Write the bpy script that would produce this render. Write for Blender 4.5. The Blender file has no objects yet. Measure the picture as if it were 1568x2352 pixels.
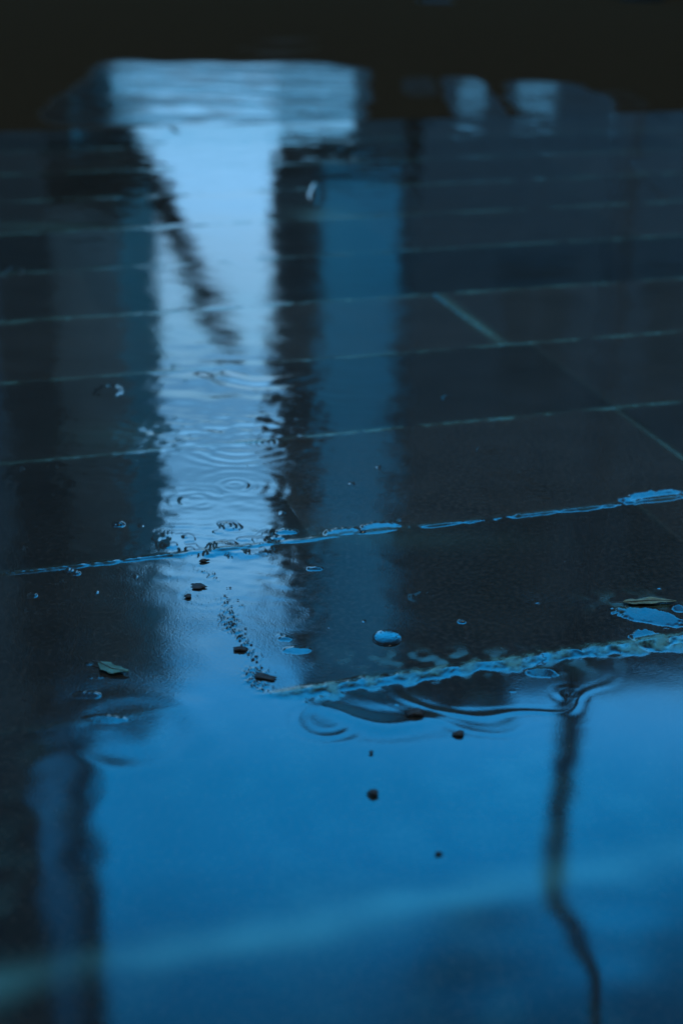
# Rain-wet stone pavement at blue dusk; the surroundings show only as reflections in the water film.
import bpy, bmesh, math, random
import numpy as np
from mathutils import Matrix, Vector
random.seed(7); rng = np.random.default_rng(11)
scn = bpy.context.scene; C = scn.collection
R = math.radians
# ------------------------------------------------------------------ camera
H0, PITCH, ROLL, FP = 0.8, R(24.3), R(1.2), 3267.0       # FP: focal length in units of a 1568 px wide frame
fw = np.array([0, math.cos(PITCH), -math.sin(PITCH)]); up = np.array([0, math.sin(PITCH), math.cos(PITCH)]); rt = np.array([1., 0, 0])
r2 = math.cos(ROLL)*rt + math.sin(ROLL)*up; u2 = -math.sin(ROLL)*rt + math.cos(ROLL)*up
cam_d = bpy.data.cameras.new('camera'); cam = bpy.data.objects.new('camera', cam_d); C.objects.link(cam)
cam.matrix_world = Matrix(((r2[0], u2[0], -fw[0], 0), (r2[1], u2[1], -fw[1], 0), (r2[2], u2[2], -fw[2], H0), (0, 0, 0, 1)))
cam_d.sensor_fit = 'VERTICAL'; cam_d.sensor_height = 36; cam_d.sensor_width = 24; cam_d.lens = 50
cam_d.clip_start = .02; cam_d.clip_end = 2000
cam_d.dof.use_dof = True; cam_d.dof.focus_distance = 1.72; cam_d.dof.aperture_fstop = 2.8; cam_d.dof.aperture_blades = 9
scn.camera = cam
def ray(x, y):
    d = fw + ((x-784)*r2 - (y-1176)*u2)/FP
    return d
def gp(x, y, z=0.):                                        # measured photo point -> point on the ground
    d = ray(x, y); t = (H0-z)/-d[2]; return d[0]*t, d[1]*t
def rp(x, y, Y, zr=0.):                                    # what stands at distance Y and is mirrored at that photo point
    d = ray(x, y); t = Y/d[1]; return d[0]*t, 2*zr - H0 - d[2]*t
# ------------------------------------------------------------------ tags and meshes
def tag(o, label=None, cat=None, group=None, kind=None):
    if label: o['label'] = label
    if cat: o['category'] = cat
    if group: o['group'] = group
    if kind: o['kind'] = kind
    return o
def empty(name, loc, rz=0):
    o = bpy.data.objects.new(name, None); C.objects.link(o); o.location = loc; o.rotation_euler = (0, 0, rz); o.empty_display_size = .1
    return o
def link(name, me, mat, parent=None, smooth=False):
    if mat: me.materials.append(mat)
    if smooth: me.polygons.foreach_set('use_smooth', [True]*len(me.polygons))
    o = bpy.data.objects.new(name, me); C.objects.link(o)
    if parent: o.parent = parent
    return o
def obj(name, bm, mat, parent=None, smooth=False):
    me = bpy.data.meshes.new(name); bmesh.ops.recalc_face_normals(bm, faces=bm.faces); bm.to_mesh(me); bm.free()
    return link(name, me, mat, parent, smooth)
def box(bm, x0, x1, y0, y1, z0, z1):
    v = [bm.verts.new(p) for p in ((x0,y0,z0),(x1,y0,z0),(x1,y1,z0),(x0,y1,z0),(x0,y0,z1),(x1,y0,z1),(x1,y1,z1),(x0,y1,z1))]
    for f in ((0,3,2,1),(4,5,6,7),(0,1,5,4),(1,2,6,5),(2,3,7,6),(3,0,4,7)): bm.faces.new([v[i] for i in f])
def prism(bm, pts, y0, y1):                               # outline in x,z pushed from y0 to y1
    a = [bm.verts.new((x, y0, z)) for x, z in pts]; b = [bm.verts.new((x, y1, z)) for x, z in pts]; n = len(pts)
    bm.faces.new(a); bm.faces.new(b[::-1])
    for i in range(n): bm.faces.new((a[i], b[i], b[(i+1) % n], a[(i+1) % n]))
def tube(bm, pts, rad, seg=14):
    rings = []
    for i, p in enumerate(pts):
        p = Vector(p); q = Vector(pts[min(i+1, len(pts)-1)]) - Vector(pts[max(i-1, 0)]); q.normalize()
        a = q.orthogonal().normalized() if abs(q.z) < .9 else Vector((1, 0, 0)); a = (a - q*a.dot(q)).normalized(); b = q.cross(a)
        r = rad[i] if isinstance(rad, (list, tuple)) else rad
        rings.append([bm.verts.new(p + r*(math.cos(t)*a + math.sin(t)*b)) for t in [2*math.pi*k/seg for k in range(seg)]])
    for A, B in zip(rings, rings[1:]):
        for k in range(seg): bm.faces.new((A[k], A[(k+1) % seg], B[(k+1) % seg], B[k]))
    bm.faces.new(rings[0][::-1]); bm.faces.new(rings[-1])
# ------------------------------------------------------------------ materials
class NT:
    def __init__(s, name):
        s.m = bpy.data.materials.new(name); s.m.use_nodes = True; s.t = s.m.node_tree; s.n = s.t.nodes
        s.b = s.n['Principled BSDF']
    def new(s, k, **kw):
        n = s.n.new(k)
        for a, b in kw.items():
            if a in n.inputs: n.inputs[a].default_value = b
            else: setattr(n, a, b)
        return n
    def l(s, a, b): s.t.links.new(a, b)
    def noise(s, scale, detail=4, rough=.6, vec=None, stretch=None):
        tc = s.new('ShaderNodeTexCoord'); n = s.new('ShaderNodeTexNoise'); n.inputs['Scale'].default_value = scale
        n.inputs['Detail'].default_value = detail; n.inputs['Roughness'].default_value = rough
        src = tc.outputs['Object']
        if stretch:
            mp = s.new('ShaderNodeMapping'); mp.inputs['Scale'].default_value = stretch; s.l(src, mp.inputs[0]); src = mp.outputs[0]
        s.l(src, n.inputs['Vector']); return n.outputs['Fac']
    def ramp(s, src, stops):
        r = s.new('ShaderNodeValToRGB'); e = r.color_ramp.elements
        while len(e) < len(stops): e.new(.5)
        for q, (p, c) in zip(e, stops): q.position = p; q.color = (*c, 1) if len(c) == 3 else c
        s.l(src, r.inputs[0]); return r.outputs[0]
    def mix(s, fac, a, b, kind='MIX'):
        m = s.new('ShaderNodeMix', data_type='RGBA', blend_type=kind)
        for sock, v in ((m.inputs[0], fac), (m.inputs[6], a), (m.inputs[7], b)):
            if isinstance(v, (int, float)): sock.default_value = v
            elif isinstance(v, tuple): sock.default_value = (*v, 1)
            else: s.l(v, sock)
        return m.outputs[2]
    def math(s, op, a, b=None, c=None):
        m = s.new('ShaderNodeMath', operation=op)
        for i, v in enumerate((a, b, c)):
            if v is None: continue
            if isinstance(v, (int, float)): m.inputs[i].default_value = v
            else: s.l(v, m.inputs[i])
        return m.outputs[0]
    def attr(s, name):
        a = s.new('ShaderNodeAttribute'); a.attribute_name = name; return a.outputs['Fac']
    def bump(s, h, dist, strength=1, prev=None):
        b = s.new('ShaderNodeBump'); b.inputs['Distance'].default_value = dist; b.inputs['Strength'].default_value = strength
        s.l(h, b.inputs['Height'])
        if prev: s.l(prev, b.inputs['Normal'])
        return b.outputs[0]
def simple(name, col, rough=.7, ior=1.5, var=.35, scale=6, bump=.002):
    t = NT(name); n = t.noise(scale, 6)
    a = tuple(c*(1-var) for c in col); b = tuple(c*(1+var) for c in col)
    t.l(t.ramp(n, [(.3, a), (.7, b)]), t.b.inputs['Base Color']); t.b.inputs['Roughness'].default_value = rough; t.b.inputs['IOR'].default_value = ior
    if bump: t.l(t.bump(t.noise(scale*8, 5), bump), t.b.inputs['Normal'])
    return t.m
# wet paving: dark stone under a thin film; grout and dirt break through
t = NT('wet_paving')
n1 = t.noise(9, 6); n2 = t.noise(160, 5); n3 = t.noise(30, 5, .65)
stone = t.ramp(n1, [(.3, (.012, .011, .009)), (.7, (.022, .020, .017))])
stone = t.mix(t.ramp(n2, [(.45, (0, 0, 0)), (.75, (1, 1, 1))]), stone, (.045, .034, .026))
g = t.math('MULTIPLY', t.attr('grout'), t.math('MULTIPLY_ADD', n3, 1.4, .15))
stone = t.mix(g, stone, (.055, .11, .085))
stone = t.mix(t.math('MULTIPLY', t.attr('sand_sheen'), .38), stone, (.11, .33, .31))
stone = t.mix(1.0, stone, t.ramp(t.math('MULTIPLY_ADD', t.attr('tone'), .5, .5), [(0, (.65, .65, .65)), (1, (1.4, 1.4, 1.4))]), 'MULTIPLY')
t.l(stone, t.b.inputs['Base Color'])
rg = t.math('MULTIPLY_ADD', t.attr('coarse'), .16, .03)
rg = t.math('ADD', rg, t.math('MULTIPLY', t.attr('grout'), .22))
t.l(rg, t.b.inputs['Roughness']); t.b.inputs['IOR'].default_value = 1.47
bh = t.math('MULTIPLY', n2, t.attr('coarse'))
nb = t.bump(bh, .0004)
bh2 = t.math('MULTIPLY', t.noise(420, 3), t.math('MULTIPLY_ADD', t.attr('coarse'), .9, .04))
t.l(t.bump(bh2, .0004, prev=nb), t.b.inputs['Normal'])
M_pave = t.m
# far wet asphalt with lens-like puddle film
t = NT('wet_asphalt')
pud = t.attr('pool')
n2 = t.noise(120, 4)
t.l(t.ramp(n2, [(.3, (.015, .009, .005)), (.7, (.034, .021, .011))]), t.b.inputs['Base Color'])
t.l(t.math('MULTIPLY_ADD', pud, -.545, .57), t.b.inputs['Roughness'])
t.l(t.math('MULTIPLY', t.math('POWER', pud, 5.0), .42), t.b.inputs['Specular IOR Level'])
sw = t.noise(3.5, 5, .6, stretch=(1, 5, 1)); t.l(t.bump(sw, .01, .15), t.b.inputs['Normal'])
M_road = t.m
M_kerb = simple('wet_kerb_stone', (.022, .018, .014), .6, 1.2, bump=.003)
M_ground = simple('dark_wet_ground', (.018, .013, .009), .7, 1.05, bump=.002)
M_dark = simple('sooty_dark_brick', (.030, .034, .034), .9, var=.3)
M_dark2 = simple('dark_render', (.06, .064, .06), .9)
M_white = simple('white_render', (.60, .80, .80), .8, var=.1, scale=1.2)
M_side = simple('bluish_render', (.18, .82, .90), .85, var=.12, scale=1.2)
M_pale = simple('pale_render', (.08, .45, .54), .85, var=.12, scale=1.2)
t = NT('zinc_cladding'); t.l(t.ramp(t.noise(1.5, 5), [(.3, (.20, .34, .38)), (.7, (.34, .52, .58))]), t.b.inputs['Base Color']); t.b.inputs['Metallic'].default_value = 1; t.b.inputs['Roughness'].default_value = .38; M_zinc = t.m
M_mid = simple('grey_render', (.26, .28, .26), .9)
M_frame = simple('dark_window_frame', (.02, .02, .02), .6, bump=0)
M_roof = simple('slate_roof', (.02, .02, .022), .7)
M_post = simple('black_painted_steel', (.045, .05, .05), .8, 1.1, bump=0)
M_bark = simple('wet_bark', (.008, .007, .006), .9, 1.15, scale=30)
M_stone = simple('dark_wet_chip', (.018, .013, .010), .55, scale=120, bump=.001)
M_leaf = simple('sodden_leaf', (.05, .14, .115), .7, var=.45, scale=90, bump=.0012)
M_leaf2 = simple('brown_sodden_leaf', (.11, .14, .09), .7, var=.5, scale=90, bump=.0012)
M_twig = simple('wet_twig', (.03, .02, .014), .6, scale=200, bump=0)
t = NT('window_glass'); t.b.inputs['IOR'].default_value = 1.1; t.b.inputs['Base Color'].default_value = (.03, .03, .028, 1); t.b.inputs['Roughness'].default_value = .25; M_glass = t.m
t = NT('lamp_glass'); t.b.inputs['Base Color'].default_value = (.3, .32, .34, 1); t.b.inputs['Roughness'].default_value = .3; M_lampg = t.m
t = NT('rain_bubble_film'); t.b.inputs['Base Color'].default_value = (.015, .014, .013, 1); t.b.inputs['Roughness'].default_value = .03
t.b.inputs['IOR'].default_value = 1.7
t.l(t.bump(t.noise(260, 3), .0002), t.b.inputs['Normal']); M_bub = t.m
# ------------------------------------------------------------------ pavement height field
TH = R(17.5); cu, su = math.cos(TH), math.sin(TH)
def UV(x, y): return x*cu + y*su, -x*su + y*cu
V0, DV, VK = .900, .359, 4.72                              # first course line, course width, kerb line
NR, NC = 1500, 1050
s = np.linspace(1/.52, 1/VK, NR); v1 = 1/s
a = np.linspace(-.41, .41, NC); ta = np.tan(TH + np.arctan(a))
V = np.repeat(v1[:, None], NC, 1); U = V*ta[None, :]
X = U*cu - V*su; Y = U*su + V*cu
def waves(lmin, lmax, n, slope, aniso=1.0, seed=0):
    g_ = np.random.default_rng(seed); h = np.zeros_like(X)
    for _ in range(n):
        L = math.exp(g_.uniform(math.log(lmin), math.log(lmax))); th = g_.uniform(0, 2*math.pi)
        kx, ky = math.cos(th)/aniso, math.sin(th); q = math.hypot(kx, ky); kx /= q; ky /= q
        h += L/(2*math.pi)*np.sin(2*math.pi/L*(kx*X + ky*Y) + g_.uniform(0, 6.28))
    return h*slope*math.sqrt(2/n)
def ss(e0, e1, x):
    q = np.clip((x-e0)/(e1-e0), 0, 1); return q*q*(3-2*q)
def gauss(cx, cy, hw, hh):                                  # soft patch around a photo point, half sizes in photo px
    x0, y0 = gp(cx, cy); xa, _ = gp(cx+hw, cy); _, ya = gp(cx, cy-hh); _, yb = gp(cx, cy+hh)
    return np.exp(-((X-x0)/(xa-x0))**2 - ((Y-y0)/((ya-yb)/2))**2)
def noise2(L, seed, n=36):
    g_ = np.random.default_rng(seed); h = np.zeros_like(X)
    for _ in range(n):
        l_ = L*math.exp(g_.uniform(-.6, .7)); th = g_.uniform(0, 6.28)
        h += np.sin(2*math.pi/l_*(math.cos(th)*X + math.sin(th)*Y) + g_.uniform(0, 6.28))
    return h/math.sqrt(n/2)
Hh = np.zeros_like(X); grout = np.zeros_like(X); coarse = np.zeros_like(X)
nA, nB, nC, nD, nE = noise2(.12, 1), noise2(.03, 2), noise2(.35, 3), noise2(.012, 4), noise2(.006, 5)
# courses and slabs, every slab a trace out of level
k = np.floor((V - V0)/DV).astype(int); dvl = V - (V0 + DV*np.round((V-V0)/DV)); kn = np.round((V-V0)/DV).astype(int)
XJ = {}
def uj(x, y): return UV(*gp(x, y))[0]
fixed = {4: uj(1060, 718), 2: uj(1400, 930), 3: uj(1360, 895), 1: uj(545, 1450), 5: uj(740, 530), 0: uj(760, 1900), -1: uj(1050, 2230), 6: uj(200, 450), 7: uj(1200, 390), 8: uj(300, 350)}
SL = .62
gw = .0035*(1 + .35*nA) + .001*nB
tone = np.zeros_like(X); crossd = np.full_like(X, 9.)
g_ = np.random.default_rng(5)
for kk in range(-2, 14):
    m = k == kk
    if not m.any(): continue
    u0 = fixed.get(kk, g_.uniform(0, SL)); q = (U[m]-u0)/SL
    crossd[m] = np.abs(q-np.round(q))*SL
    idx = np.floor(q).astype(int); lo = idx.min(); tb = g_.normal(0, .0022, (idx.max()-lo+1, 2))
    if kk <= 1: tb *= .25
    cen = (idx+.5)*SL+u0; vc = V0+DV*(kk+.5)
    tone[m] = g_.uniform(-1, 1, idx.max()-lo+1)[idx-lo]; coarse[m] += g_.uniform(0, .10, idx.max()-lo+1)[idx-lo]
    if kk <= 0: tone[m] = -.85; coarse[m] = 0
    fade = ss(0, .16, crossd[m])*ss(0, .10, DV/2-np.abs(V[m]-vc))
    Hh[m] += ((U[m]-cen)*tb[idx-lo, 0]*.5 + (V[m]-vc)*tb[idx-lo, 1])*fade
# soft film waves
calm = 1-.72*(1-ss(V0+DV-.03, V0+DV+.06, V))
Hh += calm*(waves(.03, .12, 40, .0028, 1.5, 21) + waves(.12, .5, 24, .0022, 1, 22))
zone = gauss(500, 1030, 420, 210)                           # wind-ruffled middle of the strip
Hh += zone*waves(.014, .05, 46, .026, 5, 23)*(.6+.4*nC)
Hh += gauss(520, 900, 260, 90)*waves(.05, .12, 20, .02, 3.0, 24)
Hh += gauss(480, 1225, 300, 34)*waves(.014, .03, 30, .014, 3.5, 25)
Hh += ss(3.2, 4.4, V)*waves(.03, .12, 30, .012, 2, 26)
# course joints: a low rounded bead of grout and water, irregular in width
line = dvl + .0012*nA + .0006*nB
def bead(d, w): return np.exp(-(d/w)**2)
amp = {0: .0, 1: .2, 2: .75, 3: .30, 4: .35, 5: .3, 6: .35, 7: .7, 8: .4, 9: .3, 10: .3}
A_ = np.zeros_like(X); W_ = np.full_like(X, .006)
for kk, w in amp.items(): A_[kn == kk] = w
A_ = np.where((kn == 1) & (U < uj(620, 1590)), .03, A_)
W_[kn == 2] = .0042; W_[kn >= 5] = .009; W_[kn == 0] = .02
mod = np.clip(.75 + .5*nA, .15, 1.6)
Hh += .0011*A_*mod*bead(line, W_)
gl = np.where((kn == 1) & (U < uj(620, 1590)), .12, 1.)*np.where(kn == 0, 0., np.where(kn == 2, .35, .8))
grout += gl*bead(line, np.where(kn == 0, .03, np.where(kn >= 5, .012, .007)))*np.clip(.65+.35*nA+.2*nB, 0, 1.3)
cs = np.clip(.6+.4*nC, .2, 1); xr = np.where((k == 4), 1.0, np.where((k == 3), .55, np.where(k == 2, .75, .12)))
cw = np.where(k == 4, .010, .0045)
near = np.abs(U-np.where(k == 4, fixed[4], fixed[2])) < .12
xr = np.where(((k == 4) | (k == 2)) & ~near, .12, xr)
xr = np.where((k == 3), .15, xr); xr = np.where(k <= 0, .02, xr)
Hh += .0011*xr*bead(crossd + .0008*nB, cw)*(xr > .3); grout += .85*xr*bead(crossd, cw*1.3)*cs
grout += .5*gauss(740, 492, 70, 16) + .35*gauss(100, 520, 160, 10) + .30*gauss(300, 1000, 130, 30) + .22*gauss(900, 1235, 260, 26)
grout += .5*gauss(1460, 1385, 90, 22)*np.clip(.6+nB, 0, 1.5) + .6*gauss(1080, 1520, 260, 26)*np.clip(.4+nB, 0, 1.6)
# water that stands proud along the second course line: pool lip facing the viewer
dl = V - (V0+DV)                                            # second line
lip = ss(-.052, -.008, dl + .006*nA + .001*nB)*(1-ss(.0, .006, dl + .004*nA + .002*nB))
lipm = ss(uj(560, 1580), uj(760, 1580), U)*np.clip(.9+.3*nA+.08*nB, .35, 1.4)
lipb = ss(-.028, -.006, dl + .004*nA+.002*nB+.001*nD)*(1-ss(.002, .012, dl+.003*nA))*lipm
sand_sheen = np.clip(1.6*lipb*np.clip(.30+.3*nB+.4*nA+.35*nD+.25*nE, 0, 1)+1.0*bead(dvl+.002*nA, .022)*(kn == 0)*np.clip(.9+.12*nC+.12*nA, .3, 1.2)+.7*gauss(780, 2090, 150, 50)*np.clip(.7+.4*nA, 0, 1.2)+.8*gauss(1010, 2220, 120, 120)*np.clip(.5+.4*nA+.2*nC, 0, 1)+.45*gauss(600, 2160, 200, 50)+(.05*noise2(.09, 71)+.09*np.clip(nC, 0, 2)+.05*noise2(.05, 72)*np.clip(nC, 0, 1))*(k <= 0), 0, 1.7)  # pale sand; along the lip its colour paints in the sky's bright reflection
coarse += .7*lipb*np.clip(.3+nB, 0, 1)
Hh += .0016*ss(-.022, .0, dl+.004*nA+.0015*nB+.0006*nD)*(1-ss(.0, .010, dl+.004*nA))*lipm
grout += .55*np.clip(nB*.6+nA*.5, 0, 1)*ss(-.03, -.01, dl)*(1-ss(.0, .008, dl))*lipm*lipm
# film contours where the first sharp line crosses the bright strip
def steps(field, th, w, h): return h*ss(th-w, th+w, field)
fm = gauss(500, 1240, 150, 46); fm = ss(.25, .6, fm)
st_ = noise2(.05, 31)+.16*nB + (V-(V0+2*DV))*-26
Hh += fm*sum(steps(st_, q_, .05, h_) for q_, h_ in ((-.9, .00025), (.05, .0003), (.95, .00025), (1.6, .0002)))
# beaded grit joint running towards the viewer inside the strip
u1 = fixed[1]; jd = np.abs(U-u1 + .004*nA); jm = bead(jd, .010)*ss(V0+DV, V0+DV+.02, V)*(1-ss(V0+2*DV-.06, V0+2*DV-.02, V))
Hh += jm*.0002*np.clip(.6+1.2*nA, 0, 1.5)*np.clip(nE+.6*nD, -.4, 2)
def lens(x, y, hw, hh, slope, sharp=.25, rot=0):
    x0, y0 = gp(x, y); xa, ya_ = gp(x+hw, y+rot*hw); _, ya = gp(x, y-hh); _, yb = gp(x, y+hh)
    ax = xa-x0; ay = (ya-yb)/2; sk = (ya_-y0)/ax if rot else 0
    dx = (X-x0)/ax; dy = (Y-y0-sk*(X-x0))/ay; rr = dx*dx+dy*dy+.12*nD+.10*nB
    m = 1-ss(1-sharp, 1+sharp, rr)
    return m*slope*(dy+1)*ay
for L in ((785, 1222, 38, 8, .10, .3, -.10), (875, 1210, 46, 9, .10, .3, -.05), (1500, 1141, 75, 11, .13, .2, -.12), (1495, 1417, 85, 17, .09, .2, .16),
          (1060, 1428, 9, 4, .2), (272, 1206, 13, 5, .2), (175, 1318, 9, 4, .2), (160, 1311, 9, 2.5, .2), (75, 1369, 9, 4, .2), (725, 1307, 16, 4, .2),
          (203, 1597, 30, 7, .11), (1190, 1184, 6, 3, .2), (1330, 1192, 26, 3, .05), (655, 1467, 15, 5, .12), (683, 1494, 30, 8, .06), (1310, 1500, 30, 8, .05),
          (1490, 1468, 40, 20, .09), (1245, 1545, 35, 10, .08), (970, 1373, 30, 12, .02), (1040, 915, 24, 8, .03), (1120, 1036, 26, 10, .02), (250, 900, 30, 14, .03),
          (240, 1652, 45, 9, .04), (720, 450, 10, 26, .005), (1520, 430, 26, 60, .007), (660, 1222, 22, 5, .14), (640, 1236, 16, 3, .16), (30, 628, 20, 14, .012),
          (868, 1074, 4, 3, .1), (1560, 1398, 14, 8, .12)):
    Hh += lens(*L)
for _ in range(46):                                         # scattered rain drops on the film
    x, y = g_.uniform(-50, 1600), 1050+g_.uniform(0, 1)*600
    Hh += lens(x, y, g_.uniform(3, 8), g_.uniform(1.5, 3), g_.uniform(.02, .10))
# the bright broken line of water in the k=2 joint
bl = bead(dvl+.0006*nB+.0003*nD, .0032)*np.clip(.9+.15*nD+.35*nB+.3*nA, 0, 1.6)*(1-.85*((U > uj(385, 1250)) & (U < uj(930, 1200))))
Hh += .0008*bl*(kn == 2)
# rings from rain drops
def ring(x, y, Rm, w, lam, slope, d0=None, dw=1.2):
    x0, y0 = gp(x, y); dx, dy = X-x0, Y-y0; r = np.hypot(dx, dy)*(1+.03*nA); ph = np.arctan2(dy, dx)
    am = .55+.45*np.sin(ph*1.0+x)*np.cos(2*ph+y) if d0 is None else np.exp(-((np.angle(np.exp(1j*(ph-R(d0)))))/dw)**2)
    return am*slope*lam/(2*math.pi)*np.cos(2*math.pi*(r-Rm)/lam)*np.exp(-((r-Rm)/w)**2)
for q in ((540, 1115, .016, .016, .014, .06), (540, 1115, .06, .03, .024, .015), (612, 1016, .010, .010, .009, .16), (450, 1150, .02, .02, .016, .03), (610, 840, .085, .05, .05, .06, -110, 1.2),
          (560, 1010, .075, .04, .024, .05, -90, 1.0), (1120, 1480, .150, .012, .022, .022, -88, .8), (1120, 1480, .176, .012, .018, .007, -95, .6), (750, 1655, .03, .014, .016, .015), (1308, 1592, .012, .010, .018, .018),
          (880, 1560, .09, .03, .06, .020, -100, 1.), (300, 1680, .07, .03, .06, .016), (150, 1800, .05, .04, .06, .008), (470, 1370, .02, .014, .016, .02),
          (640, 1405, .04, .02, .03, .012), (1250, 1100, .04, .03, .02, .012)):
    Hh += ring(*q)
# broad swells that bend the mirrored lamp post near the viewer
xa_, ya_ = gp(1290, 1990); xb_, yb_ = gp(1350, 2352)
tt = (ya_-Y)/(ya_-yb_); xc_ = xa_+(xb_-xa_)*tt
xm_ = xc_-.030*ss(0, 1, tt)
Hh += (X-xm_)*np.exp(-((X-xm_)/.085)**4)*(.036*ss(.1, 1.0, tt)+.0012*np.sin(tt*18)*ss(0, .4, tt))
Hh += gauss(120, 1950, 150, 300)*waves(.04, .14, 24, .003, 1, 44)
Hh += gauss(1290, 1800, 200, 260)*waves(.03, .07, 18, .0006, 1, 45)
# roughness: dry-ish gritty stone on the near left and under the grit joint
coarse += .16*gauss(200, 1480, 320, 170) + .12*gauss(1150, 1350, 500, 120) + .25*gauss(520, 1480, 130, 100) + .06*gauss(350, 1330, 200, 60)
coarse = np.clip(coarse*np.clip(.75+.3*nA+.15*nC, .2, 1.3), 0, 1); grout = np.clip(grout, 0, 1)
edge = np.minimum(np.minimum(np.arange(NR)[:, None], np.arange(NR)[::-1, None]), 9999)+0*X
P = np.stack([X, Y, Hh], -1).reshape(-1, 3).astype(np.float32)
def grid_mesh(name, P, nr, nc):
    me = bpy.data.meshes.new(name); me.vertices.add(len(P)); me.vertices.foreach_set('co', P.ravel())
    i = np.arange(nr*nc, dtype=np.int32).reshape(nr, nc)
    q = np.stack([i[:-1, :-1], i[:-1, 1:], i[1:, 1:], i[1:, :-1]], -1).reshape(-1, 4)
    me.loops.add(q.size); me.polygons.add(len(q)); me.loops.foreach_set('vertex_index', q.ravel())
    me.polygons.foreach_set('loop_start', np.arange(0, q.size, 4, dtype=np.int32)); me.polygons.foreach_set('loop_total', np.full(len(q), 4, np.int32))
    me.polygons.foreach_set('use_smooth', np.ones(len(q), bool)); me.update(calc_edges=True)
    return me
def fattr(me, name, arr):
    at = me.attributes.new(name, 'FLOAT', 'POINT'); at.data.foreach_set('value', arr.ravel().astype(np.float32))
me = grid_mesh('pavement', P, NR, NC); fattr(me, 'grout', grout); fattr(me, 'coarse', coarse); fattr(me, 'sand_sheen', sand_sheen); fattr(me, 'tone', tone)
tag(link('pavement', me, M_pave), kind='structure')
# ------------------------------------------------------------------ rest of the ground
def sheet(name, u0_, u1_, v0_, v1_, z, mat):
    bm = bmesh.new(); bm.faces.new([bm.verts.new((u*cu-v*su, u*su+v*cu, z)) for u, v in ((u0_, v0_), (u1_, v0_), (u1_, v1_), (u0_, v1_))])
    return tag(obj(name, bm, mat), kind='structure')
sheet('pavement', -60, 60, -40, VK-.004, -.008, M_ground)
bm = bmesh.new()
for i in range(-14, 16):                                     # kerb stones, real step down to the road
    box(bm, i*.9+.004, i*.9+.896, VK+.002, VK+.15, -.30, -.002)
bmesh.ops.transform(bm, matrix=Matrix.Rotation(TH, 4, 'Z'), verts=bm.verts); bmesh.ops.bevel(bm, geom=bm.edges, offset=.003, segments=2, affect='EDGES')
tag(obj('kerb', bm, M_pave, smooth=False), kind='structure')
ZR = -.02
nr, nc = 900, 360
vv = 1/np.linspace(1/(VK+.16), 1/26., nr); aa = np.linspace(-.45, .45, nc); RV = np.repeat(vv[:, None], nc, 1); RU = RV*np.tan(TH+np.arctan(aa))[None, :]
RX = RU*cu-RV*su; RY = RU*su+RV*cu
X, Y = RX, RY                                               # noise helpers now work on the road grid
def pool(cx, cy, hw, hh, soft=.35, pw=4):
    x0, y0 = gp(cx, cy, ZR); xa, _ = gp(cx+hw, cy, ZR); _, ya = gp(cx, cy-hh, ZR); _, yb = gp(cx, cy+hh, ZR)
    rr = np.abs((X-x0)/(xa-x0))**pw+np.abs((Y-(ya+yb)/2)/((ya-yb)/2))**pw+.25*pn; return 1-ss(1-soft, 1+soft, rr)
pn = noise2(.5, 61); RH = ZR + waves(.10, .5, 44, .010, 4, 62)
pl = np.clip((pool(500, 218, 350, 78, .7, 8)+pool(1086, 230, 60, 50, .5)+pool(1275, 230, 115, 44, .6)+.5*pool(1430, 228, 45, 22, .9)+.5*pool(962, 198, 45, 24, .9))*np.clip(.93+.10*pn+.06*noise2(.15, 63), .3, 1)+.3*pool(640, 106, 100, 22, .9)*np.clip(noise2(.4, 64), 0, 1)+pool(1000, 0, 40, 6), 0, 1)
me = grid_mesh('road', np.stack([X, Y, RH], -1).reshape(-1, 3).astype(np.float32), nr, nc); fattr(me, 'pool', pl)
tag(link('road', me, M_road), kind='structure')
sheet('ground', -900, 900, VK+.10, 900, ZR-.05, M_ground)
# ------------------------------------------------------------------ small things on the film
def chip(x, y, w, hgt, seed, label, mat=M_stone, name='stone_chip', group='dark chips lying in the water', cat='stone', asp=.6):
    rr = random.Random(seed); bm = bmesh.new(); bmesh.ops.create_icosphere(bm, subdivisions=3, radius=1)
    ph = [rr.uniform(0, 6.3) for _ in range(6)]
    for v in bm.verts:
        c = v.co.copy(); f = 1+.20*math.sin(3*c.x+ph[0])+.18*math.sin(5*c.y+ph[1])+.10*math.sin(11*c.x+9*c.y+ph[3])+.08*math.sin(7*c.z+5*c.x+ph[2])
        v.co = Vector((c.x*f*w/2, c.y*f*w/2*asp, max(c.z, -.25)*f*hgt))
    o = obj(name, bm, mat, smooth=True); gx, gy = gp(x, y); o.location = (gx, gy, .0015); o.rotation_euler = (0, 0, rr.uniform(-.4, .4))
    return tag(o, label, cat, group)
chip(951, 1641, .021, .004, 1, 'largest dark stone chip in the pool, just below the curved ripple', asp=.45)
chip(1051, 1689, .011, .003, 2, 'small dark stone chip right of the largest chip in the pool')
chip(856, 1826, .013, .003, 3, 'dark chip lowest in the blue pool, left of its centre')
chip(852, 1731, .005, .0015, 4, 'tiny pale edged speck above the lowest chip in the pool')
chip(610, 1557, .022, .0012, 5, 'wide dark clump of grit at the lower end of the beaded joint', asp=.5)
chip(551, 1494, .013, .003, 6, 'round dark chip beside the beaded joint in the bright strip')
chip(457, 1348, .022, .0009, 7, 'flat oval dark patch of grit at the left of the bright strip', asp=.6)
chip(432, 1372, .010, .002, 8, 'small dark chip just below the flat oval patch')
chip(470, 1290, .012, .002, 9, 'dark crumb just below the wavy film outline in the bright strip')
chip(1008, 2000-37, .006, .0015, 10, 'faint speck low in the blue pool above the blurred joint')
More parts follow.
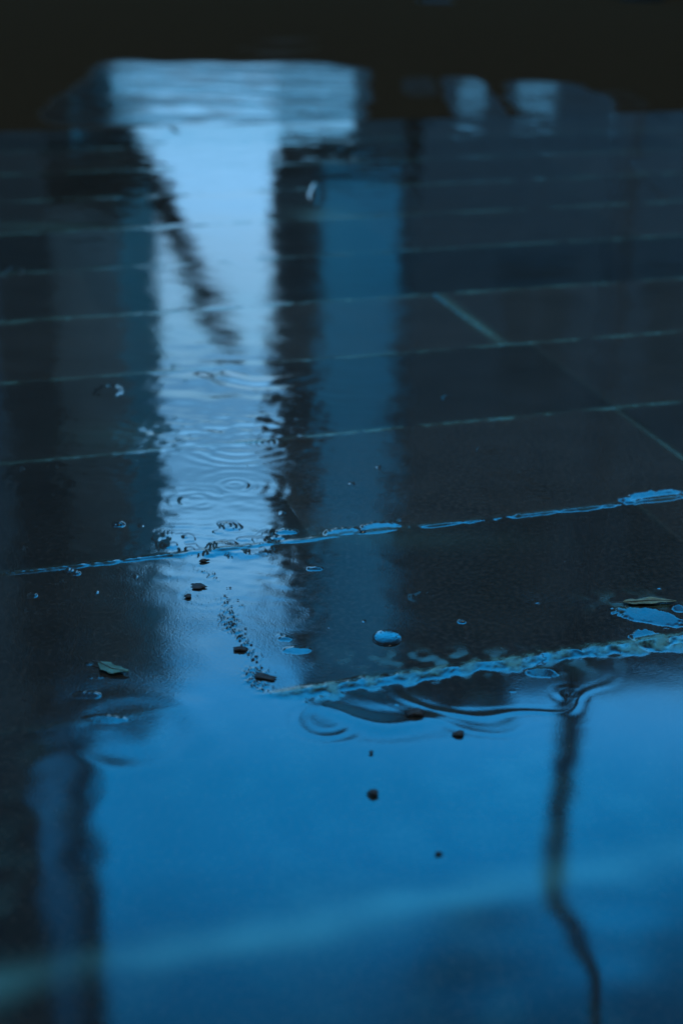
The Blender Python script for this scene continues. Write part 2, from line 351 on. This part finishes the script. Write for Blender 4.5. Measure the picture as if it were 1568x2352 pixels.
def leaf(x, y, L, W, rz, curl, seed, mat, label):
    rr = random.Random(seed); bm = bmesh.new(); n, m = 26, 9; rows = []
    for i in range(n+1):
        t_ = i/n; w = W/2*math.sin(math.pi*t_**.8)**.7*(1+.16*math.sin(17*t_+seed)+.08*rr.uniform(-1, 1)) if 0 < i < n else W*.01
        cx = curl*math.sin(math.pi*t_)*L
        rows.append([bm.verts.new(((t_-.5)*L, cx+w*(j/(m-1)*2-1), .0008+.0012*abs(j/(m-1)*2-1)**2*math.sin(5*t_+seed)**2+.0005*math.sin(9*t_+j))) for j in range(m)])
    for A, B in zip(rows, rows[1:]):
        for j in range(m-1): bm.faces.new((A[j], B[j], B[j+1], A[j+1]))
    root = empty('fallen_leaf', (*gp(x, y), .0025), rz)
    bl_ = obj('blade', bm, mat, root, True); s_ = bl_.modifiers.new('thickness', 'SOLIDIFY'); s_.thickness = .0004
    b2 = bmesh.new(); tube(b2, [(-L*.72, curl*L*.1, .001), (-L*.5, 0, .0015), (0, curl*L, .0022), (L*.45, curl*L*.2, .0016)], [.0005, .0006, .0005, .0002], 6)
    obj('stalk', b2, M_twig, root, True)
    return tag(root, label, 'leaf', 'sodden leaves stuck to the paving')
leaf(262, 1538, .040, .017, R(-28), -.12, 3, M_leaf, 'curled greenish leaf on the dark slab left of the bright strip')
leaf(1490, 1388, .066, .015, R(6), .03, 5, M_leaf2, 'long brownish sodden leaf by the right edge above the pale water lens')
# large rain bubble resting on the film
root = empty('rain_bubble', (*gp(888, 1468), .0008), R(-20)); bm = bmesh.new()
bmesh.ops.create_uvsphere(bm, u_segments=48, v_segments=24, radius=1)
for v in bm.verts: v.co = Vector((v.co.x*.0165, v.co.y*.0165, v.co.z*.0016+(.0016*(v.co.y+.8)) if v.co.z > 0 else 0))
obj('dome', bm, M_bub, root, True)
bm = bmesh.new()
for q in range(9):
    an = R(20+q*17+random.uniform(-6, 6)); rr = random.uniform(.6, .9)
    b_ = bmesh.ops.create_icosphere(bm, subdivisions=1, radius=random.uniform(.0005, .0011)); bmesh.ops.translate(bm, verts=b_['verts'], vec=(math.cos(an)*.0165*rr, math.sin(an)*.0165*rr, .0020*math.sqrt(1-rr*rr)+.0014*(math.sin(an)*rr+.7)+.0002))
obj('grit_specks', bm, M_stone, root)
tag(root, 'large flat rain bubble with dark specks on its rim, on the dark slab', 'bubble')
def bubble(x, y, r, label):
    bm = bmesh.new(); bmesh.ops.create_uvsphere(bm, u_segments=24, v_segments=12, radius=1)
    for v in bm.verts: v.co = Vector((v.co.x*r, v.co.y*r*.8, v.co.z*r*.45 if v.co.z > 0 else 0))
    o = obj('rain_bubble', bm, M_bub, smooth=True); o.location = (*gp(x, y), .0006); return tag(o, label, 'bubble', 'small rain bubbles on the wet slabs')
bubble(274, 1206, .006, 'small bubble on the dark slab above the left end of the bright joint line')
bubble(832, 1222, .006, 'bubble at the right tip of the first pale water lens on the joint')
bubble(1062, 1428, .0035, 'tiny bubble right of the large rain bubble on the dark slab')
# grit along the cross joint: beyond counting
bm = bmesh.new()
for _ in range(45):
    q = random.random(); x = 512+q*80+random.gauss(0, 9); y = 1345+q*200+random.gauss(0, 5)
    b_ = bmesh.ops.create_icosphere(bm, subdivisions=1, radius=random.uniform(.0004, .0013)); gx, gy = gp(x, y)
    bmesh.ops.scale(bm, vec=(1.6, 1, .7), verts=b_['verts']); bmesh.ops.translate(bm, verts=b_['verts'], vec=(gx, gy, .001))
tag(obj('grit', bm, M_stone), 'trail of fine dark grit along the joint inside the bright strip', 'grit', kind='stuff')
# ------------------------------------------------------------------ surroundings seen in the mirror
def window(parent, x, z, w, h, Yf, mat=M_frame):
    bm = bmesh.new(); d = .05
    box(bm, x-w/2, x+w/2, Yf-.04, Yf+.02, z, z+d); box(bm, x-w/2, x+w/2, Yf-.04, Yf+.02, z+h-d, z+h)
    box(bm, x-w/2, x-w/2+d, Yf-.04, Yf+.02, z+d, z+h-d); box(bm, x+w/2-d, x+w/2, Yf-.04, Yf+.02, z+d, z+h-d); box(bm, x-.02, x+.02, Yf-.035, Yf+.018, z+d, z+h-d)
    f = obj('window', bm, mat, parent); b = bmesh.new(); box(b, x-w/2+d, x+w/2-d, Yf-.012, Yf-.004, z+d, z+h-d); obj('pane', b, M_glass, f)
    b = bmesh.new(); box(b, x-w/2-.06, x+w/2+.06, Yf-.12, Yf-.003, z-.07, z-.003); obj('sill', b, M_kerb, f)
def house(name, label, outline, Yf, Yb, mat, side=None, wins=(), extra=None):
    root = empty(name, (0, 0, 0)); bm = bmesh.new(); prism(bm, outline, Yf, Yb); w = obj('wall', bm, mat, root)
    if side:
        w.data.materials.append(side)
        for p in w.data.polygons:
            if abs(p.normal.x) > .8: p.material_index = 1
    for q in wins: window(root, *q, Yf)
    return tag(root, label, 'building')
def X_(x, y, Yd): return rp(x, y, Yd)[0]
def Z_(x, y, Yd): return rp(x, y, Yd, ZR if y < 292 else 0.)[1]
# A: tall dark block on the left
Ya = 14.; xe = X_(95, 1950, Ya); Yab = Ya*X_(95, 1950, 1)/X_(208, 1950, 1)
zA = Z_(150, 1745, Ya*1.05)
A = house('tall_building', 'tall dark block at the far left of the mirrored street', [(-16, ZR), (xe, ZR), (xe, zA), (-16, zA)], Ya, Yab, M_dark2, None, [(x, z, 1.1, 1.6) for x in (-9, -6.4) for z in (4, 7.5, 11, 14.5)])
bm = bmesh.new(); box(bm, -16, xe-.002, Ya+.002, Yab-.002, zA+.002, 24); us = obj('upper_storeys', bm, M_dark, A); us.data.materials.append(M_zinc)
for p in us.data.polygons:
    if abs(p.normal.x) > .8: p.material_index = 1
bm = bmesh.new(); tube(bm, [(xe+.12, Yab-.55, zA+.1), (xe+.12, Yab-.55, 23)], .10, 12); obj('downpipe', bm, M_post, A)
bm = bmesh.new(); box(bm, -16.2, xe+.25, Ya-.2, Yab+.2, 24.003, 24.3); obj('cornice', bm, M_dark2, A)
# B: lower dark house, its lit side wall turned to the gap; open ground floor
Yb_ = 20.; xb = X_(292, 900, Yb_); Ybb = Yb_*X_(292, 900, 1)/X_(373, 900, 1)
zt = Z_(300, 1690, Yb_); zbk = Z_(370, 1615, Ybb); zo = Z_(300, 262, Yb_)
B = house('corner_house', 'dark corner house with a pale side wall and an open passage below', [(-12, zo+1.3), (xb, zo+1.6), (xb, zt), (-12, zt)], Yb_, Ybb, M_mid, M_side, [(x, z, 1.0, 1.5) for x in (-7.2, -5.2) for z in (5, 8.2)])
bm = bmesh.new(); q_ = [bm.verts.new(p) for x in (-12, xb+.01) for p in ((x, Yb_-.01, zt+.003), (x, Ybb+.01, zt+.003), (x, Ybb+.01, zbk), (x, Yb_-.01, zt+.1))]
for f in ((0, 1, 2, 3), (7, 6, 5, 4), (0, 4, 5, 1), (1, 5, 6, 2), (2, 6, 7, 3), (3, 7, 4, 0)): bm.faces.new([q_[i_] for i_ in f])
obj('roof', bm, M_roof, B)
bm = bmesh.new(); p1 = rp(250, 262, Ybb, ZR); p2 = rp(362, 375, Ybb); prism(bm, [(-12, p1[1]), p1, p2, (p2[0], p2[1]+.3), (-12, p2[1]+1.4)], Ybb-.5, Ybb-.02); obj('raking_bracket', bm, M_mid, B)
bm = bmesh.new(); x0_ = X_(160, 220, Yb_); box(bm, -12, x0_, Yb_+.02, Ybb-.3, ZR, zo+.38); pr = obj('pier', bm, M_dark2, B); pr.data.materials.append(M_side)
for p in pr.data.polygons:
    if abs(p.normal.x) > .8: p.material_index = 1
# C1 / C2: dark narrow house and pale house closing the street
Yc = 26.; z_o = Z_(700, 291, Yc+5)+.08
xg = X_(619, 900, Yc); xm = X_(735, 900, Yc); xr_ = X_(950, 800, Yc)
ga = rp(626, 1370, Yc); gb = rp(705, 1590, Yc)
C1 = house('narrow_house', 'narrow dark gabled house beside the bright gap', [(xg, z_o), (xm, z_o), (xm, gb[1]+.05), (gb[0], gb[1]), (ga[0], ga[1])], Yc, Yc+5, M_dark2, None, [((xg+xm)/2, z, .42, 1.3) for z in (5.2, 8.2)])
zc2 = Z_(800, 1640, Yc-.5)-.25
C2 = house('pale_house', 'pale rendered house beside the narrow dark house', [(xm+.003, z_o), (xr_+2.2, z_o), (xr_+2.2, zc2), (xm+.003, zc2)], Yc-.25, Yc+5, M_pale)
bm = bmesh.new(); box(bm, xm-.2, xr_+2.3, Yc-.5, Yc+5.2, zc2+.003, zc2+.25); obj('roof', bm, M_roof, C2)
x8 = X_(815, 220, Yc); bm = bmesh.new(); box(bm, x8, xr_+.15, Yc-.05, Yc+4.8, ZR, z_o-.003); obj('ground_floor', bm, M_dark2, C2)
# D: long dark arcaded block on the right
Yd = 19.; xd = X_(947, 800, Yd); zl = Z_(1200, 268, Yd); zu = Z_(1200, 178, Yd); zr1, zr2 = Z_(950, 1635, Yd), Z_(1560, 1570, Yd)
D = house('arcade_building', 'long dark block with narrow openings in its ground floor wall', [(xd, Z_(950, 290, Yd+7)), (16, Z_(950, 290, Yd+7)), (16, zr2+.3), (X_(1560, 1560, Yd), Z_(1560, 1562, Yd)), (X_(1200, 1585, Yd), Z_(1200, 1590, Yd)), (xd, zr1)], Yd, Yd+7, M_dark, None, [(x, z, 1.0, 1.6) for x in (2.6, 4.6, 6.6) for z in (4.4, 7.6)])
zt_ = Z_(950, 290, Yd+7)-.05; bm = bmesh.new(); za, zb_ = sorted((Z_(1100, 202, Yd), Z_(1100, 268, Yd)))
box(bm, xd+.02, 15.9, Yd+.02, Yd+.4, ZR, za); box(bm, xd+.02, 15.9, Yd+.02, Yd+.4, zb_, max(zt_, zb_+.02)+.05)
cuts = [X_(x, 225, Yd) for x in (1052, 1122, 1186, 1285, 1412, 1440)]; ed = [xd+.02]+cuts+[15.9]
for q in range(0, len(ed)-1, 2): box(bm, ed[q], ed[q+1], Yd+.022, Yd+.398, za+.002, zb_-.002)
obj('arcade_wall', bm, M_dark, D)
# low wall closing the view under the open floors
bm = bmesh.new(); zw = Z_(500, 158, 17.5); box(bm, X_(150, 200, 17.5), X_(830, 200, 17.5), 17.5, 17.8, ZR, zw-.09); lw = obj('boundary_wall', bm, M_dark)
tag(lw, 'low dark wall across the end of the street', 'wall'); bm = bmesh.new(); box(bm, X_(150, 200, 17.5)-.05, X_(830, 200, 17.5)+.05, 17.45, 17.85, zw-.088, zw); obj('coping', bm, M_kerb, lw)
# lamp post on the right
xl, _ = rp(1293, 1800, 11.); lp = empty('street_lamp', (xl, 11., ZR)); bm = bmesh.new()
tube(bm, [(0, 0, 0), (0, 0, .5), (0, 0, .52), (0, 0, 6), (0, 0, 13.2)], [.16, .15, .115, .105, .08], 16); obj('post', bm, M_post, lp, True)
bm = bmesh.new(); tube(bm, [(0, 0, 13.1), (.25, -.1, 13.6), (.9, -.3, 13.9), (1.6, -.5, 13.95)], .04, 10); obj('arm', bm, M_post, lp, True)
bm = bmesh.new(); box(bm, 1.4, 2.1, -.68, -.38, 13.87, 14.02); hd = obj('lamp_head', bm, M_post, lp); bm = bmesh.new(); box(bm, 1.45, 2.05, -.65, -.41, 13.845, 13.868); obj('lens', bm, M_lampg, hd)
tag(lp, 'tall black street lamp standing right of the street, unlit', 'street lamp')
# leaning bare tree whose bough crosses the gap
Yt = 15.; pts = [rp(x, y, Yt) for x, y in ((300, 330), (370, 440), (400, 530), (440, 620), (470, 690), (505, 750), (545, 815))]
tr = empty('bare_tree', (pts[0][0]-.9, Yt, ZR)); bx_, bz_ = tr.location.x, ZR
bm = bmesh.new(); tube(bm, [(0, 0, 0), (.1, 0, .9)]+[(p[0]-bx_, 0, p[1]-bz_) for p in pts], [.18, .15, .13, .13, .15, .12, .15, .155, .09], 12)
obj('trunk', bm, M_bark, tr, True)
tag(tr, 'bare dark tree leaning right across the bright gap', 'tree')
# unseen block added behind the viewer to cut sky light on the near ground
Bk = house('rear_shade_block', 'unseen dark block added behind the viewer to shade the ground', [(-14, -.008), (14, -.008), (14, 11), (-14, 11)], -7., -3., M_dark, None, [])
# ------------------------------------------------------------------ sky and light
w = bpy.data.worlds.new('World'); scn.world = w; w.use_nodes = True; nt = w.node_tree; nn = nt.nodes; bg = nn['Background']
sky = nn.new('ShaderNodeTexSky'); sky.sky_type = 'NISHITA'; sky.sun_disc = False; SE, SA = R(14), R(200)
sky.sun_elevation = SE; sky.sun_rotation = SA
tc = nn.new('ShaderNodeTexCoord'); sp = nn.new('ShaderNodeSeparateXYZ'); nt.links.new(tc.outputs['Generated'], sp.inputs[0])
asn = nn.new('ShaderNodeMath'); asn.operation = 'ARCSINE'; nt.links.new(sp.outputs['Z'], asn.inputs[0])
dv_ = nn.new('ShaderNodeMath'); dv_.operation = 'DIVIDE'; dv_.inputs[1].default_value = math.pi/2; nt.links.new(asn.outputs[0], dv_.inputs[0])
cr = nn.new('ShaderNodeValToRGB'); stops = [(0, (.02, .045, .08)), (.076, (.005, .024, .046)), (.095, (.012, .048, .085)), (.103, (.023, .058, .095)), (.125, (.037, .090, .152)), (.16, (.058, .124, .195)), (.192, (.062, .155, .245)), (.228, (.034, .112, .215)), (.25, (.046, .155, .29)), (.285, (.12, .35, .62)), (.33, (.055, .27, .56)), (.345, (.035, .33, .78)), (.385, (.004, .31, .79)), (.42, (.002, .35, .92)), (.46, (.001, .24, .65)), (.5, (.001, .18, .47)), (.6, (.003, .03, .07)), (1, (.002, .012, .026))]
e = cr.color_ramp.elements
while len(e) < len(stops): e.new(.5)
for q, (p, c_) in zip(e, stops): q.position = p; q.color = (*c_, 1)
nt.links.new(dv_.outputs[0], cr.inputs[0])
mx = nn.new('ShaderNodeMix'); mx.data_type = 'RGBA'; mx.blend_type = 'MIX'; mx.inputs[0].default_value = 1
# Nishita brightness tinted towards dusk blue
bw = nn.new('ShaderNodeRGBToBW'); nt.links.new(sky.outputs[0], bw.inputs[0])
vm = nn.new('ShaderNodeVectorMath'); vm.operation = 'SCALE'; nt.links.new(cr.outputs[0], vm.inputs[0]); nt.links.new(bw.outputs[0], vm.inputs['Scale'])
cl = nn.new('ShaderNodeTexNoise'); cl.inputs['Scale'].default_value = 3.2; cl.inputs['Detail'].default_value = 4; nt.links.new(tc.outputs['Generated'], cl.inputs['Vector'])
ml = nn.new('ShaderNodeMath'); ml.operation = 'MULTIPLY_ADD'; ml.inputs[1].default_value = .7*13; ml.inputs[2].default_value = .65*13; nt.links.new(cl.outputs['Fac'], ml.inputs[0])
vm2 = nn.new('ShaderNodeVectorMath'); vm2.operation = 'SCALE'; nt.links.new(vm.outputs[0], vm2.inputs[0]); nt.links.new(ml.outputs[0], vm2.inputs['Scale'])
# sky dimmed by a smooth gradient towards the upper right
def wm(op, a_, b_, c_=None):
    q = nn.new('ShaderNodeMath'); q.operation = op
    for i_, v_ in enumerate((a_, b_, c_)):
        if v_ is None: continue
        if isinstance(v_, (int, float)): q.inputs[i_].default_value = v_
        else: nt.links.new(v_, q.inputs[i_])
    return q.outputs[0]
dk = wm('MULTIPLY_ADD', sp.outputs['X'], 2.0, wm('MULTIPLY_ADD', sp.outputs['Z'], 4.0, -2.2))
mr = nn.new('ShaderNodeMapRange'); mr.interpolation_type = 'SMOOTHSTEP'; nt.links.new(dk, mr.inputs[0])
for i_, v_ in enumerate((.35, 1.15, 1.05, .25)): mr.inputs[i_+1].default_value = v_
vm3 = nn.new('ShaderNodeVectorMath'); vm3.operation = 'SCALE'; nt.links.new(vm2.outputs[0], vm3.inputs[0]); nt.links.new(mr.outputs[0], vm3.inputs['Scale'])
nt.links.new(vm3.outputs[0], bg.inputs['Color']); bg.inputs['Strength'].default_value = .15
sd = bpy.data.lights.new('sun', 'SUN'); sd.energy = .6; sd.angle = R(20); sd.color = (.84, 1, 1.0); so = bpy.data.objects.new('sun', sd); C.objects.link(so)
so.rotation_euler = Vector((-math.sin(SA)*.25, math.cos(SA)*.25, 1)).to_track_quat('Z', 'Y').to_euler()
scn.view_settings.view_transform = 'Standard'; scn.view_settings.look = 'None'; scn.view_settings.exposure = 1.0; scn.view_settings.gamma = 1
scn.render.engine = 'CYCLES'
